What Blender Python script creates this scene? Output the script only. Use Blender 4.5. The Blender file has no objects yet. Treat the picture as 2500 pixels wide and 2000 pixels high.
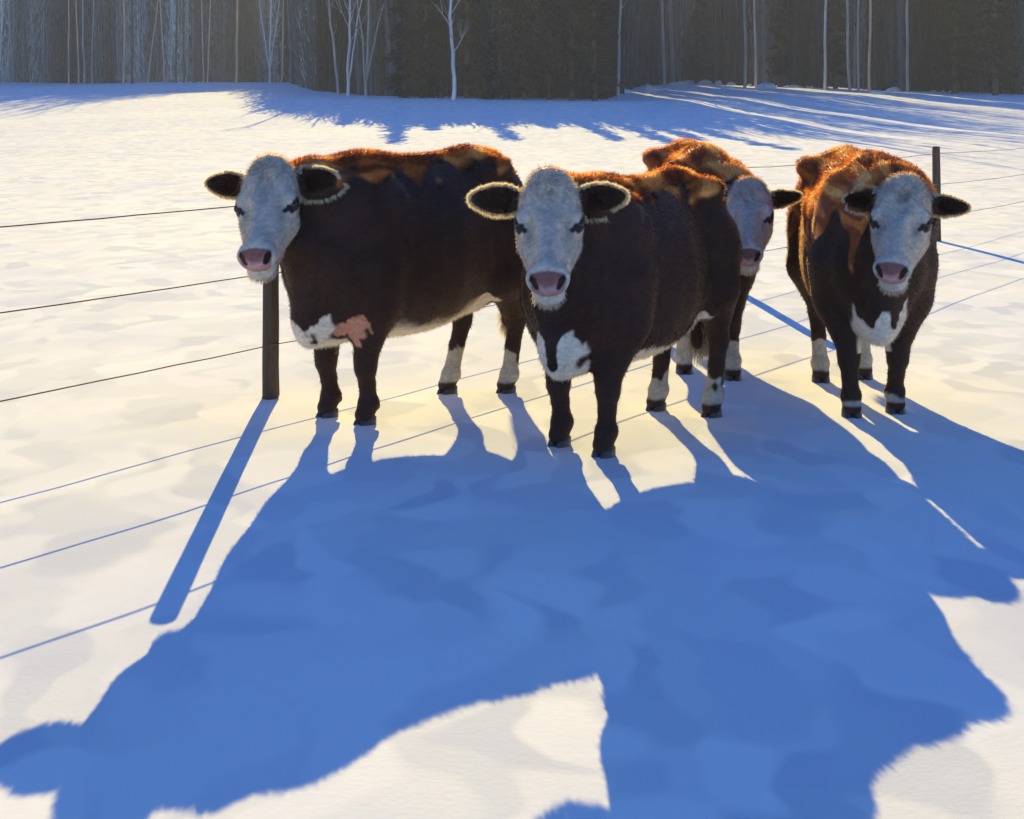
import bpy, math, random
import numpy as np
from mathutils import Vector, Matrix

S = bpy.context.scene
COL = S.collection
R = math.radians

# ------------------------------------------------------------------ camera
CAMH = 1.70
FPX = 3800.0                      # focal length in pixels of the 2500 px wide photograph
cam = bpy.data.cameras.new('camera')
cam.sensor_fit = 'HORIZONTAL'
cam.sensor_width = 36.0
cam.lens = 36.0 * FPX / 2500.0
cam.shift_y = -(1000 - 277) / 2500.0
cam.clip_start = 0.05
cam.clip_end = 3000
camo = bpy.data.objects.new('camera', cam)
COL.objects.link(camo)
camo.location = (0, 0, CAMH)
camo.rotation_euler = (R(90), 0, 0)
S.camera = camo

# ------------------------------------------------------------------ light
SUN_EL = R(17.6)
SUN_AZ = R(-3.6)                  # from +Y towards +X
sun_dir = Vector((math.sin(SUN_AZ) * math.cos(SUN_EL), math.cos(SUN_AZ) * math.cos(SUN_EL), math.sin(SUN_EL)))
w = bpy.data.worlds.new('World')
S.world = w
w.use_nodes = True
nt = w.node_tree
bg = nt.nodes['Background']
sky = nt.nodes.new('ShaderNodeTexSky')
sky.sky_type = 'NISHITA'
sky.sun_disc = False
sky.sun_elevation = SUN_EL
sky.sun_rotation = SUN_AZ
sky.air_density = 1.0
sky.dust_density = 0.0
sky.ozone_density = 6.0
hs_ = nt.nodes.new('ShaderNodeHueSaturation')
hs_.inputs['Saturation'].default_value = 1.18
hs_.inputs['Hue'].default_value = 0.515
nt.links.new(sky.outputs[0], hs_.inputs['Color'])
nt.links.new(hs_.outputs[0], bg.inputs[0])
bg.inputs[1].default_value = 0.11
sl = bpy.data.lights.new('sun', 'SUN')
sl.energy = 5.0
sl.angle = R(0.16)
sl.color = (1.0, 0.80, 0.31)
so = bpy.data.objects.new('sun', sl)
COL.objects.link(so)
so.rotation_euler = sun_dir.to_track_quat('Z', 'Y').to_euler()
S.view_settings.view_transform = 'Standard'
S.view_settings.look = 'None'
S.view_settings.exposure = 1.12
S.view_settings.gamma = 1
S.cycles.max_bounces = 6
S.cycles.diffuse_bounces = 4
S.cycles.use_denoising = True

rng = np.random.default_rng(7)
random.seed(7)

# ------------------------------------------------------------------ helpers
def tag(o, label=None, cat=None, group=None, kind=None):
    if label: o['label'] = label
    if cat: o['category'] = cat
    if group: o['group'] = group
    if kind: o['kind'] = kind
    return o

def empty(name, loc=(0, 0, 0), rz=0.0):
    o = bpy.data.objects.new(name, None)
    o.location = loc
    o.rotation_euler = (0, 0, rz)
    o.empty_display_size = 0.2
    COL.objects.link(o)
    return o

def mesh_obj(name, V, F, mat, parent=None, cols=None, smooth=True, loc=None):
    """F: (n,3) or (n,4) int array, or list of such arrays"""
    V = np.asarray(V, np.float32)
    Fs = F if isinstance(F, list) else [F]
    Fs = [np.asarray(f, np.int32) for f in Fs if len(f)]
    me = bpy.data.meshes.new(name)
    me.vertices.add(len(V))
    me.vertices.foreach_set('co', V.ravel())
    loops = np.concatenate([f.ravel() for f in Fs])
    sizes = np.concatenate([np.full(len(f), f.shape[1], np.int32) for f in Fs])
    starts = np.concatenate([[0], np.cumsum(sizes)[:-1]]).astype(np.int32)
    me.loops.add(len(loops))
    me.loops.foreach_set('vertex_index', loops)
    me.polygons.add(len(sizes))
    me.polygons.foreach_set('loop_start', starts)
    me.polygons.foreach_set('loop_total', sizes)
    me.update(calc_edges=True)
    me.validate()
    me.polygons.foreach_set('use_smooth', np.full(len(me.polygons), smooth, bool))
    if cols is not None and len(me.vertices) == len(cols):
        a = me.color_attributes.new('Col', 'FLOAT_COLOR', 'POINT')
        c4 = np.ones((len(V), 4), np.float32)
        c4[:, :3] = cols
        a.data.foreach_set('color', c4.ravel())
    me.materials.append(mat)
    o = bpy.data.objects.new(name, me)
    COL.objects.link(o)
    if parent: o.parent = parent
    if loc is not None: o.location = loc
    return o

def new_mat(name):
    m = bpy.data.materials.new(name)
    m.use_nodes = True
    n = m.node_tree.nodes
    b = n['Principled BSDF']
    return m, m.node_tree, b

def noise_node(t, scale, detail=3, rough=0.5, coords='Object', vec_scale=None):
    tc = t.nodes.new('ShaderNodeTexCoord')
    n = t.nodes.new('ShaderNodeTexNoise')
    n.inputs['Scale'].default_value = scale
    n.inputs['Detail'].default_value = detail
    n.inputs['Roughness'].default_value = rough
    if vec_scale:
        mp = t.nodes.new('ShaderNodeMapping')
        mp.inputs['Scale'].default_value = vec_scale
        t.links.new(tc.outputs[coords], mp.inputs[0])
        t.links.new(mp.outputs[0], n.inputs['Vector'])
    else:
        t.links.new(tc.outputs[coords], n.inputs['Vector'])
    return n

def ramp(t, src, stops):
    r = t.nodes.new('ShaderNodeValToRGB')
    el = r.color_ramp.elements
    while len(el) < len(stops): el.new(0.5)
    for e, (p, c) in zip(el, stops):
        e.position = p
        e.color = (*c, 1)
    t.links.new(src, r.inputs[0])
    return r

def bump(t, b, src, strength, dist):
    bn = t.nodes.new('ShaderNodeBump')
    bn.inputs['Strength'].default_value = strength
    bn.inputs['Distance'].default_value = dist
    t.links.new(src, bn.inputs['Height'])
    t.links.new(bn.outputs[0], b.inputs['Normal'])
    return bn

class WN:
    """smooth pseudo noise: a sum of random waves"""
    def __init__(self, seed, scale, n=14):
        r = np.random.default_rng(seed)
        self.k = r.normal(size=(n, 3)) * scale
        self.ph = r.uniform(0, 6.28, n)
    def __call__(self, p):
        s = 0
        for k, f in zip(self.k, self.ph):
            s = s + np.sin(p[..., 0] * k[0] + p[..., 1] * k[1] + p[..., 2] * k[2] + f)
        return s / math.sqrt(len(self.ph) / 2) * 0.5

# ------------------------------------------------------------------ materials
def mat_snow():
    m, t, b = new_mat('snow')
    a = noise_node(t, 0.55, 4, 0.55, vec_scale=(1.0, 0.55, 1))
    r = ramp(t, a.outputs[0], [(0.30, (0.77, 0.79, 0.85)), (0.42, (0.85, 0.85, 0.86)), (0.58, (0.90, 0.885, 0.84)), (0.74, (0.84, 0.85, 0.87))])
    wn = noise_node(t, 1.1, 2, 0.5)
    tc = t.nodes.new('ShaderNodeTexCoord')
    va = t.nodes.new('ShaderNodeVectorMath'); va.operation = 'MULTIPLY_ADD'
    t.links.new(wn.outputs['Color'], va.inputs[0]); va.inputs[1].default_value = (0.9, 0.9, 0)
    t.links.new(tc.outputs['Object'], va.inputs[2])
    mp = t.nodes.new('ShaderNodeMapping'); mp.inputs['Scale'].default_value = (4.2, 2.0, 0.01); mp.inputs['Rotation'].default_value = (0, 0, 0.5)
    t.links.new(va.outputs[0], mp.inputs[0])
    vo = t.nodes.new('ShaderNodeTexVoronoi'); vo.feature = 'SMOOTH_F1'; vo.inputs['Scale'].default_value = 1.0; vo.inputs['Smoothness'].default_value = 0.35
    t.links.new(mp.outputs[0], vo.inputs['Vector'])
    r2 = ramp(t, vo.outputs['Color'], [(0.15, (0.80, 0.82, 0.83)), (0.4, (0.94, 0.94, 0.90)), (0.62, (1.0, 0.99, 0.94)), (0.85, (1.06, 1.045, 0.98))])
    mx = t.nodes.new('ShaderNodeMix'); mx.data_type = 'RGBA'; mx.blend_type = 'MULTIPLY'; mx.inputs[0].default_value = 1.0
    t.links.new(r.outputs[0], mx.inputs[6]); t.links.new(r2.outputs[0], mx.inputs[7])
    t.links.new(mx.outputs[2], b.inputs['Base Color'])
    b.inputs['Roughness'].default_value = 1.0
    b.inputs['Specular IOR Level'].default_value = 0.03
    g = noise_node(t, 45, 4, 0.6)
    g2 = noise_node(t, 1.6, 5, 0.55)
    ad = t.nodes.new('ShaderNodeMath'); ad.operation = 'MULTIPLY_ADD'
    t.links.new(g2.outputs[0], ad.inputs[0]); ad.inputs[1].default_value = 4.0
    t.links.new(g.outputs[0], ad.inputs[2])
    bump(t, b, ad.outputs[0], 0.18, 0.005)
    return m

def mat_coat():
    m, t, b = new_mat('coat')
    at = t.nodes.new('ShaderNodeVertexColor'); at.layer_name = 'Col'
    n = noise_node(t, 55, 3, 0.6, vec_scale=(0.35, 1, 1))
    mx = t.nodes.new('ShaderNodeMix'); mx.data_type = 'RGBA'; mx.blend_type = 'MULTIPLY'
    mx.inputs[0].default_value = 1.0
    r = ramp(t, n.outputs[0], [(0.3, (0.72, 0.72, 0.74)), (0.7, (1.12, 1.1, 1.08))])
    t.links.new(at.outputs[0], mx.inputs[6]); t.links.new(r.outputs[0], mx.inputs[7])
    t.links.new(mx.outputs[2], b.inputs['Base Color'])
    b.inputs['Roughness'].default_value = 0.62
    b.inputs['Specular IOR Level'].default_value = 0.15
    b.inputs['Sheen Weight'].default_value = 0.35
    b.inputs['Sheen Roughness'].default_value = 0.35
    b.inputs['Sheen Tint'].default_value = (1.0, 0.5, 0.2, 1)
    bump(t, b, n.outputs[0], 0.5, 0.008)
    return m

def mat_hair():
    m, t, b = new_mat('hair')
    at = t.nodes.new('ShaderNodeVertexColor'); at.layer_name = 'Col'
    t.links.new(at.outputs[0], b.inputs['Base Color'])
    b.inputs['Roughness'].default_value = 0.5
    b.inputs['Specular IOR Level'].default_value = 0.12
    tr = t.nodes.new('ShaderNodeBsdfTranslucent')
    t.links.new(at.outputs[0], tr.inputs[0])
    ms = t.nodes.new('ShaderNodeMixShader'); ms.inputs[0].default_value = 0.62
    out = t.nodes['Material Output']
    t.links.new(b.outputs[0], ms.inputs[1]); t.links.new(tr.outputs[0], ms.inputs[2])
    t.links.new(ms.outputs[0], out.inputs[0])
    return m

def mat_plain(name, c, rough=0.5, spec=0.5, nscale=None, var=0.3, bmp=0.3, bd=0.004, vec=None):
    m, t, b = new_mat(name)
    b.inputs['Roughness'].default_value = rough
    b.inputs['Specular IOR Level'].default_value = spec
    if nscale:
        n = noise_node(t, nscale, 4, 0.6, vec_scale=vec)
        lo = tuple(x * (1 - var) for x in c); hi = tuple(min(1, x * (1 + var)) for x in c)
        r = ramp(t, n.outputs[0], [(0.3, lo), (0.7, hi)])
        t.links.new(r.outputs[0], b.inputs['Base Color'])
        bump(t, b, n.outputs[0], bmp, bd)
    else:
        b.inputs['Base Color'].default_value = (*c, 1)
    return m

def mat_vc(name, rough=0.9, spec=0.1, nscale=3.0, vec=(1, 1, 0.12)):
    m, t, b = new_mat(name)
    at = t.nodes.new('ShaderNodeVertexColor'); at.layer_name = 'Col'
    n = noise_node(t, nscale, 4, 0.6, vec_scale=vec)
    mx = t.nodes.new('ShaderNodeMix'); mx.data_type = 'RGBA'; mx.blend_type = 'MULTIPLY'
    mx.inputs[0].default_value = 1.0
    r = ramp(t, n.outputs[0], [(0.3, (0.65, 0.65, 0.65)), (0.7, (1.25, 1.25, 1.25))])
    t.links.new(at.outputs[0], mx.inputs[6]); t.links.new(r.outputs[0], mx.inputs[7])
    t.links.new(mx.outputs[2], b.inputs['Base Color'])
    b.inputs['Roughness'].default_value = rough
    b.inputs['Specular IOR Level'].default_value = spec
    return m

M_SNOW = mat_snow()
M_COAT = mat_coat()
M_HAIR = mat_hair()
M_EYE = mat_plain('eye', (0.012, 0.008, 0.006), 0.12, 0.5)
M_HOOF = mat_plain('hoof', (0.05, 0.042, 0.04), 0.38, 0.5, nscale=60, vec=(1, 1, 0.25))
M_POST = mat_plain('post_wood', (0.085, 0.06, 0.042), 0.85, 0.2, nscale=30, vec=(1, 1, 0.08), bmp=0.8, bd=0.01)
M_WIRE = mat_plain('wire', (0.13, 0.055, 0.035), 0.6, 0.4, nscale=80)
M_BARK = mat_vc('bark')
M_NEEDLE = mat_vc('needles', 0.95, 0.03, nscale=1.2, vec=(1, 1, 0.5))

# ------------------------------------------------------------------ ground
GY = np.array([-60, 28, 45, 70, 90, 120, 150, 205, 300, 600, 1200], float)
GZ = np.array([0, 0, 0.22, 0.93, 1.70, 3.02, 3.98, 5.60, 9.4, 20, 40], float)
def _pchip(xq):
    h = np.diff(GY); d = np.diff(GZ) / h
    m = np.zeros_like(GY); m[0] = d[0]; m[-1] = d[-1]
    for i in range(1, len(GY) - 1):
        if d[i - 1] * d[i] > 0:
            w1 = 2 * h[i] + h[i - 1]; w2 = h[i] + 2 * h[i - 1]
            m[i] = (w1 + w2) / (w1 / d[i - 1] + w2 / d[i])
    xq = np.clip(np.asarray(xq, float), GY[0], GY[-1])
    i = np.clip(np.searchsorted(GY, xq) - 1, 0, len(h) - 1)
    t = (xq - GY[i]) / h[i]
    return (GZ[i] * (1 + 2 * t) * (1 - t) ** 2 + m[i] * h[i] * t * (1 - t) ** 2 +
            GZ[i + 1] * t * t * (3 - 2 * t) + m[i + 1] * h[i] * t * t * (t - 1))
def pos_at(px, py):
    """world point on the ground seen at photo pixel (px, py); used to place trees by measurement"""
    ys = np.linspace(3, 400, 4000)
    p = 277 + FPX * (CAMH - _pchip(ys)) / ys
    y = float(np.interp(-py, -p, ys))
    return (px - 1250) / FPX * y, y, float(_pchip(y))

_wn1 = WN(1, 0.9); _wn2 = WN(2, 3.2); _wn3 = WN(3, 0.09); _wn4 = WN(4, 9.0)
def ground_z(x, y):
    p = np.stack([x, y, np.zeros_like(x)], -1)
    near = np.exp(-((x - 0.5) ** 2 + (y - 7) ** 2) / 300.0)
    z = _pchip(y) + _wn3(p) * 0.20 * np.clip((y - 28) / 30, 0, 1)
    z = z + _wn1(p) * 0.010 * near + _wn2(p) * 0.0030 * near + _wn4(p) * 0.0009 * near
    return z

def axis(segs):
    out = []
    for a, b, st in segs:
        n = max(1, int(round((b - a) / st)))
        out += list(np.linspace(a, b, n, endpoint=False))
    out.append(segs[-1][1])
    return np.array(out)
gx = axis([(-700, -150, 50), (-150, -40, 5), (-40, -8, 1), (-8, 8, 0.07), (8, 40, 1), (40, 150, 5), (150, 700, 50)])
gy = axis([(-60, 0, 6), (0, 2, 0.25), (2, 13, 0.07), (13, 30, 0.3), (30, 240, 1.2), (240, 1200, 30)])
X, Y = np.meshgrid(gx, gy, indexing='ij')
Z = ground_z(X, Y)
nx_, ny_ = X.shape
ids = np.arange(nx_ * ny_).reshape(nx_, ny_)
F = np.stack([ids[:-1, :-1], ids[1:, :-1], ids[1:, 1:], ids[:-1, 1:]], -1).reshape(-1, 4)
tag(mesh_obj('snow_ground', np.stack([X, Y, Z], -1).reshape(-1, 3), F, M_SNOW), kind='structure',
    label='smooth snow field that rises gently to the edge of the woods')

# ------------------------------------------------------------------ implicit surfaces
class Field:
    def __init__(self, lo, hi, h):
        self.h = h
        self.ax = [np.arange(l, u + h, h, dtype=np.float32) for l, u in zip(lo, hi)]
        self.v = np.full([len(a) for a in self.ax], 0.5, np.float32)
    def _reg(self, lo, hi, pad):
        sl, cs = [], []
        for a, l, u in zip(self.ax, lo, hi):
            i0 = max(0, int(np.searchsorted(a, l - pad))); i1 = min(len(a), int(np.searchsorted(a, u + pad)))
            if i1 <= i0: return None
            sl.append(slice(i0, i1)); cs.append(a[i0:i1])
        g = np.meshgrid(*cs, indexing='ij', sparse=True)
        return tuple(sl), g
    def _smin(self, sl, d, k):
        a = self.v[sl]
        h = np.clip(0.5 + 0.5 * (a - d) / k, 0, 1)
        self.v[sl] = a * (1 - h) + d * h - k * h * (1 - h)
    def _smax(self, sl, d, k):          # carve: max(v, -d)
        a = -self.v[sl]
        h = np.clip(0.5 + 0.5 * (a - d) / k, 0, 1)
        self.v[sl] = -(a * (1 - h) + d * h - k * h * (1 - h))
    def cone(self, a, b, ra, rb, k=0.04, sq=None):
        a = np.array(a, float); b = np.array(b, float)
        rm = max(ra, rb)
        reg = self._reg(np.minimum(a, b) - rm, np.maximum(a, b) + rm, k + 0.04)
        if reg is None: return
        sl, (x, y, z) = reg
        ab = b - a; L = float(ab @ ab)
        t = np.clip(((x - a[0]) * ab[0] + (y - a[1]) * ab[1] + (z - a[2]) * ab[2]) / L, 0, 1)
        d = np.sqrt((x - a[0] - t * ab[0]) ** 2 + (y - a[1] - t * ab[1]) ** 2 + (z - a[2] - t * ab[2]) ** 2) - (ra + t * (rb - ra))
        self._smin(sl, d.astype(np.float32), k)
    def ell(self, c, r, M=None, k=0.04, carve=False):
        """ellipsoid: centre c, radii r, M columns = its axes"""
        c = np.array(c, float); r = np.array(r, float)
        M = np.eye(3) if M is None else np.asarray(M, float)
        ext = np.sqrt(((M * r) ** 2).sum(1))
        reg = self._reg(c - ext, c + ext, k + 0.04)
        if reg is None: return
        sl, (x, y, z) = reg
        dx, dy, dz = x - c[0], y - c[1], z - c[2]
        q = [(dx * M[0, i] + dy * M[1, i] + dz * M[2, i]) for i in range(3)]
        k0 = np.sqrt(sum((q[i] / r[i]) ** 2 for i in range(3)))
        k1 = np.sqrt(sum((q[i] / r[i] ** 2) ** 2 for i in range(3))) + 1e-6
        d = (k0 * (k0 - 1.0) / k1).astype(np.float32)
        (self._smax if carve else self._smin)(sl, d, k)
    def torso(self, xs, top, bot, wid, k=0.05):
        reg = self._reg((xs[0], -0.5, 0.3), (xs[-1], 0.5, 1.6), 0.1)
        sl, (x, y, z) = reg
        xf = x[:, 0, 0]
        def sp(v):
            f = np.interp(xf, xs, v)
            kern = np.hanning(23); kern /= kern.sum()
            fp = np.pad(f, 11, mode='edge')
            return np.convolve(fp, kern, 'valid')[:, None, None].astype(np.float32)
        T, B, W = sp(top), sp(bot), sp(wid)
        zc = B + (T - B) * 0.46; hu = T - zc; hd = zc - B
        dz = z - zc
        hz = np.where(dz > 0, hu, hd)
        tt = dz / hz
        We = W * (1 - 0.10 * np.clip(tt, 0, 1) ** 1.5)
        e = 2.25
        rr = (np.abs(y / We) ** e + np.abs(tt) ** e) ** (1 / e)
        sc = np.minimum(We, hz)
        d = (rr - 1) * sc * 0.85
        endd = np.maximum(xs[0] - x, x - xs[-1])
        d = np.maximum(d, endd)
        self._smin(sl, d.astype(np.float32), k)
    def polygonise(self):
        v = self.v; s = v < 0
        nx, ny, nz = v.shape
        cnt = np.zeros((nx - 1, ny - 1, nz - 1), np.uint8)
        for a in (0, 1):
            for b in (0, 1):
                for c in (0, 1):
                    cnt += s[a:nx - 1 + a, b:ny - 1 + b, c:nz - 1 + c]
        act = np.argwhere((cnt > 0) & (cnt < 8))
        idm = np.full(cnt.shape, -1, np.int32)
        idm[act[:, 0], act[:, 1], act[:, 2]] = np.arange(len(act))
        cv = {}
        for a in (0, 1):
            for b in (0, 1):
                for c in (0, 1):
                    cv[(a, b, c)] = v[act[:, 0] + a, act[:, 1] + b, act[:, 2] + c]
        P = np.zeros((len(act), 3)); n = np.zeros(len(act))
        for A in cv:
            for ax_ in range(3):
                if A[ax_] == 0:
                    Bc = list(A); Bc[ax_] = 1; Bc = tuple(Bc)
                    va, vb = cv[A], cv[Bc]
                    m = (va < 0) != (vb < 0)
                    t = va[m] / (va[m] - vb[m])
                    q = np.zeros((m.sum(), 3)) + np.array(A, float)
                    q[:, ax_] += t
                    P[m] += q; n[m] += 1
        P = (act + P / n[:, None]) * self.h + np.array([a[0] for a in self.ax])
        quads = []
        for ax_ in range(3):
            o = [i for i in range(3) if i != ax_]
            s0 = [slice(None)] * 3; s1 = [slice(None)] * 3
            s0[ax_] = slice(0, v.shape[ax_] - 1); s1[ax_] = slice(1, v.shape[ax_])
            for q in o:
                s0[q] = slice(1, v.shape[q] - 1); s1[q] = slice(1, v.shape[q] - 1)
            A = s[tuple(s0)]; B = s[tuple(s1)]
            e = np.argwhere(A != B)
            flip = A[e[:, 0], e[:, 1], e[:, 2]]
            base = e.copy()
            for q in o: base[:, q] += 1
            def cell(d1, d2):
                c = base.copy(); c[:, o[0]] += d1; c[:, o[1]] += d2
                return idm[c[:, 0], c[:, 1], c[:, 2]]
            q = np.stack([cell(-1, -1), cell(0, -1), cell(0, 0), cell(-1, 0)], 1)
            if ax_ == 1: flip = ~flip
            q[~flip] = q[~flip][:, ::-1]
            quads.append(q)
        return P, np.concatenate(quads)

def vnormals(V, F):
    n = np.zeros_like(V)
    fn = np.cross(V[F[:, 2]] - V[F[:, 0]], V[F[:, 3]] - V[F[:, 1]])
    for i in range(4): np.add.at(n, F[:, i], fn)
    return n / (np.linalg.norm(n, axis=1, keepdims=True) + 1e-12)

def lerp(a, b, t): return a + (b - a) * t
def sstep(a, b, x):
    t = np.clip((x - a) / (b - a), 0, 1)
    return t * t * (3 - 2 * t)

# ------------------------------------------------------------------ cows
SUN_BACK = np.array((0.58, 0.185, 0.036))  # sunlit topline, painted as coat colours
SUN_GOLD = np.array((0.90, 0.40, 0.11)); SUN_RUST = np.array((0.26, 0.060, 0.018))
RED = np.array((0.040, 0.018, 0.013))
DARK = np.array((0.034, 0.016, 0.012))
WHITE = np.array((0.80, 0.70, 0.55))
PINK = np.array((0.46, 0.24, 0.23))

def build_cow(label, feet, head, scale=1.0, pattern=None, seed=0, cell=0.0075):
    """feet: world (x, y) of front-right/front-left/hind-right/hind-left as the CAMERA sees them left to right in each pair.
       head: dict(pos=(x,y,z) of the point between the eyes, yaw=deg from facing the camera, pitch, roll)."""
    P = dict(brisket=0.60, belly=0.53, sock_h=0.26, sock_f=0.0, pinkspot=False, front_toe=0.07)
    if pattern: P.update(pattern)
    rs = np.random.default_rng(100 + seed)
    fA, fB, hA, hB = [np.array(p, float) for p in feet]
    fc, hc = (fA + fB) / 2, (hA + hB) / 2
    c = (fc + hc) / 2
    d = fc - hc; ang = math.atan2(d[1], d[0])
    ca, sa = math.cos(ang), math.sin(ang)
    def loc2(p):
        q = np.array(p[:2]) - c
        return np.array((q[0] * ca + q[1] * sa, -q[0] * sa + q[1] * ca))
    lf = [loc2(p) for p in (fA, fB)]; lh = [loc2(p) for p in (hA, hB)]
    L0 = 0.57
    # head frame in cow-local coordinates
    hp = np.array(head['pos'], float)
    hl = np.array((*loc2(hp), hp[2]))
    tocam = math.atan2(-hp[1], -hp[0])
    yaw = tocam + R(head.get('yaw', 0)) - ang
    th = R(head.get('pitch', 48))
    Fh = np.array((math.cos(yaw), math.sin(yaw), 0)); Up = np.array((0, 0, 1.0))
    roll = R(head.get('roll', 0))
    Lh = np.cross(Up, Fh)
    Up2 = Up * math.cos(roll) + Lh * math.sin(roll); Lh2 = np.cross(Up2, Fh)
    HX = Fh * math.cos(th) - Up2 * math.sin(th)
    HZ = Fh * math.sin(th) + Up2 * math.cos(th)
    HY = Lh2
    HM = np.stack([HX, HY, HZ], 1)
    hs = head.get('scale', 1.0)
    def H(x, y, z): return hl + HM @ (np.array((x, y, z)) * hs)
    lo = np.minimum(np.array((-1.12, -0.52, 0.03)), hl - 0.42); hi = np.maximum(np.array((1.05, 0.52, 1.60)), hl + 0.42)
    lo[2] = 0.03
    hi[2] = 1.66
    f = Field(lo, hi, cell)
    sc = scale
    zt = P.get('zs', 1.0) * sc
    rr_ = P.get('rear', 1.0)
    # torso
    xs = np.array([-0.83, -0.78, -0.69, -0.58, -0.42, -0.20, 0.0, 0.20, 0.38, 0.52, 0.66, 0.78, 0.88])
    top = np.array([1.20, 1.33, 1.40, 1.44, 1.45, 1.405, 1.385, 1.385, 1.40, 1.415, 1.39, 1.32, 1.18]) * zt
    bot = np.array([1.02, 0.86, 0.70, 0.60, 0.53, 0.47, 0.44, 0.43, 0.44, 0.45, 0.47, 0.54, 0.72]) * zt
    wid = np.array([0.10, 0.18, 0.245, 0.275, 0.30, 0.34, 0.37, 0.375, 0.345, 0.31, 0.275, 0.22, 0.12]) * sc
    xs = np.where(xs < -0.3, -0.3 + (xs + 0.3) * rr_, xs)
    f.torso(xs * sc, top, bot, wid * P.get('girth', 1.0) * np.where(xs < -0.1, P.get('rearw', 1.0), 1.0))
    # spine, hooks, pins, ribs, shoulder blades
    f.cone((-0.3 - 0.40 * sc * rr_, 0, 1.385 * zt), (-0.3 * sc, 0, 1.40 * zt), 0.05, 0.045, 0.05)
    f.cone((-0.3 * sc, 0, 1.385 * zt), (0.45 * sc, 0, 1.375 * zt), 0.04, 0.05, 0.06)
    for s in (-1, 1):
        f.ell((-0.45 * sc, s * 0.235 * sc * P.get('rearw', 1.0), 1.335 * zt), (0.11, 0.06, 0.055), k=0.08)
        f.cone((-0.47 * sc, s * 0.22 * sc, 1.35 * zt), (-0.40 * sc, 0.0, 1.405 * zt), 0.035, 0.035, 0.06)
        f.ell((-0.3 - 0.45 * sc * rr_, s * 0.10 * sc, 1.24 * zt), (0.07, 0.055, 0.06), k=0.06)
        f.ell((-0.3 - 0.30 * sc * rr_, s * 0.16 * sc * P.get('rearw', 1.0), 1.02 * zt), (0.20, 0.13, 0.30), k=0.09)      # rump
        f.ell((0.50 * sc, s * 0.20 * sc, 1.02 * zt), (0.17, 0.11, 0.33), k=0.08)       # shoulder blade
        f.ell((0.56 * sc, s * 0.20 * sc, 0.78 * zt), (0.15, 0.11, 0.18), k=0.07)
        f.ell((0.70 * sc, s * 0.15 * sc, 0.84 * zt), (0.12, 0.10, 0.14), k=0.07)       # point of shoulder
    f.ell((0.42 * sc, 0, 1.36 * zt), (0.20, 0.10, 0.075), k=0.08)                      # withers
    # brisket
    f.ell((0.70 * sc, 0, 0.60 * zt), (0.19, 0.125, 0.17), k=0.08)
    f.ell((0.80 * sc, 0, 0.56 * zt), (0.09, 0.07, 0.13), k=0.07)
    # tail head and tail
    f.cone((-0.3 - 0.40 * sc * rr_, 0, 1.36 * zt), (-0.3 - 0.53 * sc * rr_, 0, 1.26 * zt), 0.05, 0.035, 0.04)
    f.cone((-0.3 - 0.53 * sc * rr_, 0, 1.26 * zt), (-0.3 - 0.56 * sc * rr_, 0.0, 0.95 * zt), 0.033, 0.025, 0.03)
    f.cone((-0.3 - 0.56 * sc * rr_, 0, 0.95 * zt), (-0.3 - 0.56 * sc * rr_, 0.01, 0.66 * zt), 0.024, 0.02, 0.02)
    f.cone((-0.3 - 0.56 * sc * rr_, 0.01, 0.66 * zt), (-0.3 - 0.56 * sc * rr_, 0.015, 0.42 * zt), 0.035, 0.045, 0.03)
    # neck
    ocp = H(-0.20, 0, -0.10); thr = H(-0.02, 0, -0.20)
    nb = np.array((0.58 * sc, P.get('necky', 0.0), 1.13 * zt)); nm = nb * 0.5 + ocp * 0.5 + np.array((0, 0, 0.03))
    f.cone(nb, nm, 0.26 * P.get('neckw', 1), 0.19 * P.get('neckw', 1), 0.10); f.cone(nm, ocp, 0.19, 0.125, 0.07)
    f.cone((0.62 * sc, 0, 0.88 * zt), thr, 0.21, 0.09, 0.08)
    f.cone((0.76 * sc, 0, 0.62 * zt), thr * 0.6 + np.array((0.70 * sc, 0, 0.7)) * 0.4, 0.08, 0.05, 0.07)
    # legs
    for s, q in zip((None, None), lf):
        sy = 1 if q[1] > 0 else -1
        fx, fy = q
        e = np.array((0.52 * sc, sy * 0.20, 0.66)); kn = np.array((lerp(0.56 * sc, fx, 0.55) + 0.005, lerp(sy * 0.17, fy, 0.75), 0.345))
        fe = np.array((fx - 0.01, fy, 0.125)); 
        f.cone((0.53 * sc, sy * 0.21, 0.86), e, 0.15, 0.125, 0.07)
        f.cone(e, kn + np.array((-0.006, 0, 0.05)), 0.125, 0.068, 0.05)
        f.ell(kn, (0.062, 0.063, 0.08), k=0.03)
        mid = (kn + fe) / 2
        f.cone(kn - np.array((0, 0, 0.04)), mid, 0.054, 0.044, 0.03)
        f.cone(mid, fe, 0.044, 0.050, 0.02)
        f.ell(fe, (0.057, 0.058, 0.05), k=0.02)
        f.cone(fe, (fx + 0.022, fy, 0.065), 0.050, 0.054, 0.02)
    for q in lh:
        sy = 1 if q[1] > 0 else -1
        fx, fy = q
        hipx = -0.3 - 0.30 * sc * rr_
        st = np.array((-0.50 * sc, sy * 0.215, 0.76))
        hk = np.array((lerp(-0.66 * sc, fx - 0.08, 0.7), lerp(sy * 0.17, fy, 0.7), 0.46))
        fe = np.array((fx - 0.015, fy, 0.125))
        f.cone((hipx + 0.03, sy * 0.155, 1.0), st, 0.18, 0.14, 0.08)
        f.cone((hipx - 0.05, sy * 0.155, 0.95), hk + np.array((0.0, 0, 0.18)), 0.16, 0.088, 0.08)
        f.cone(st + np.array((-0.02, 0, -0.04)), hk + np.array((0.02, 0, 0.03)), 0.12, 0.066, 0.06)
        f.ell(hk, (0.062, 0.048, 0.07), k=0.03)
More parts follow.
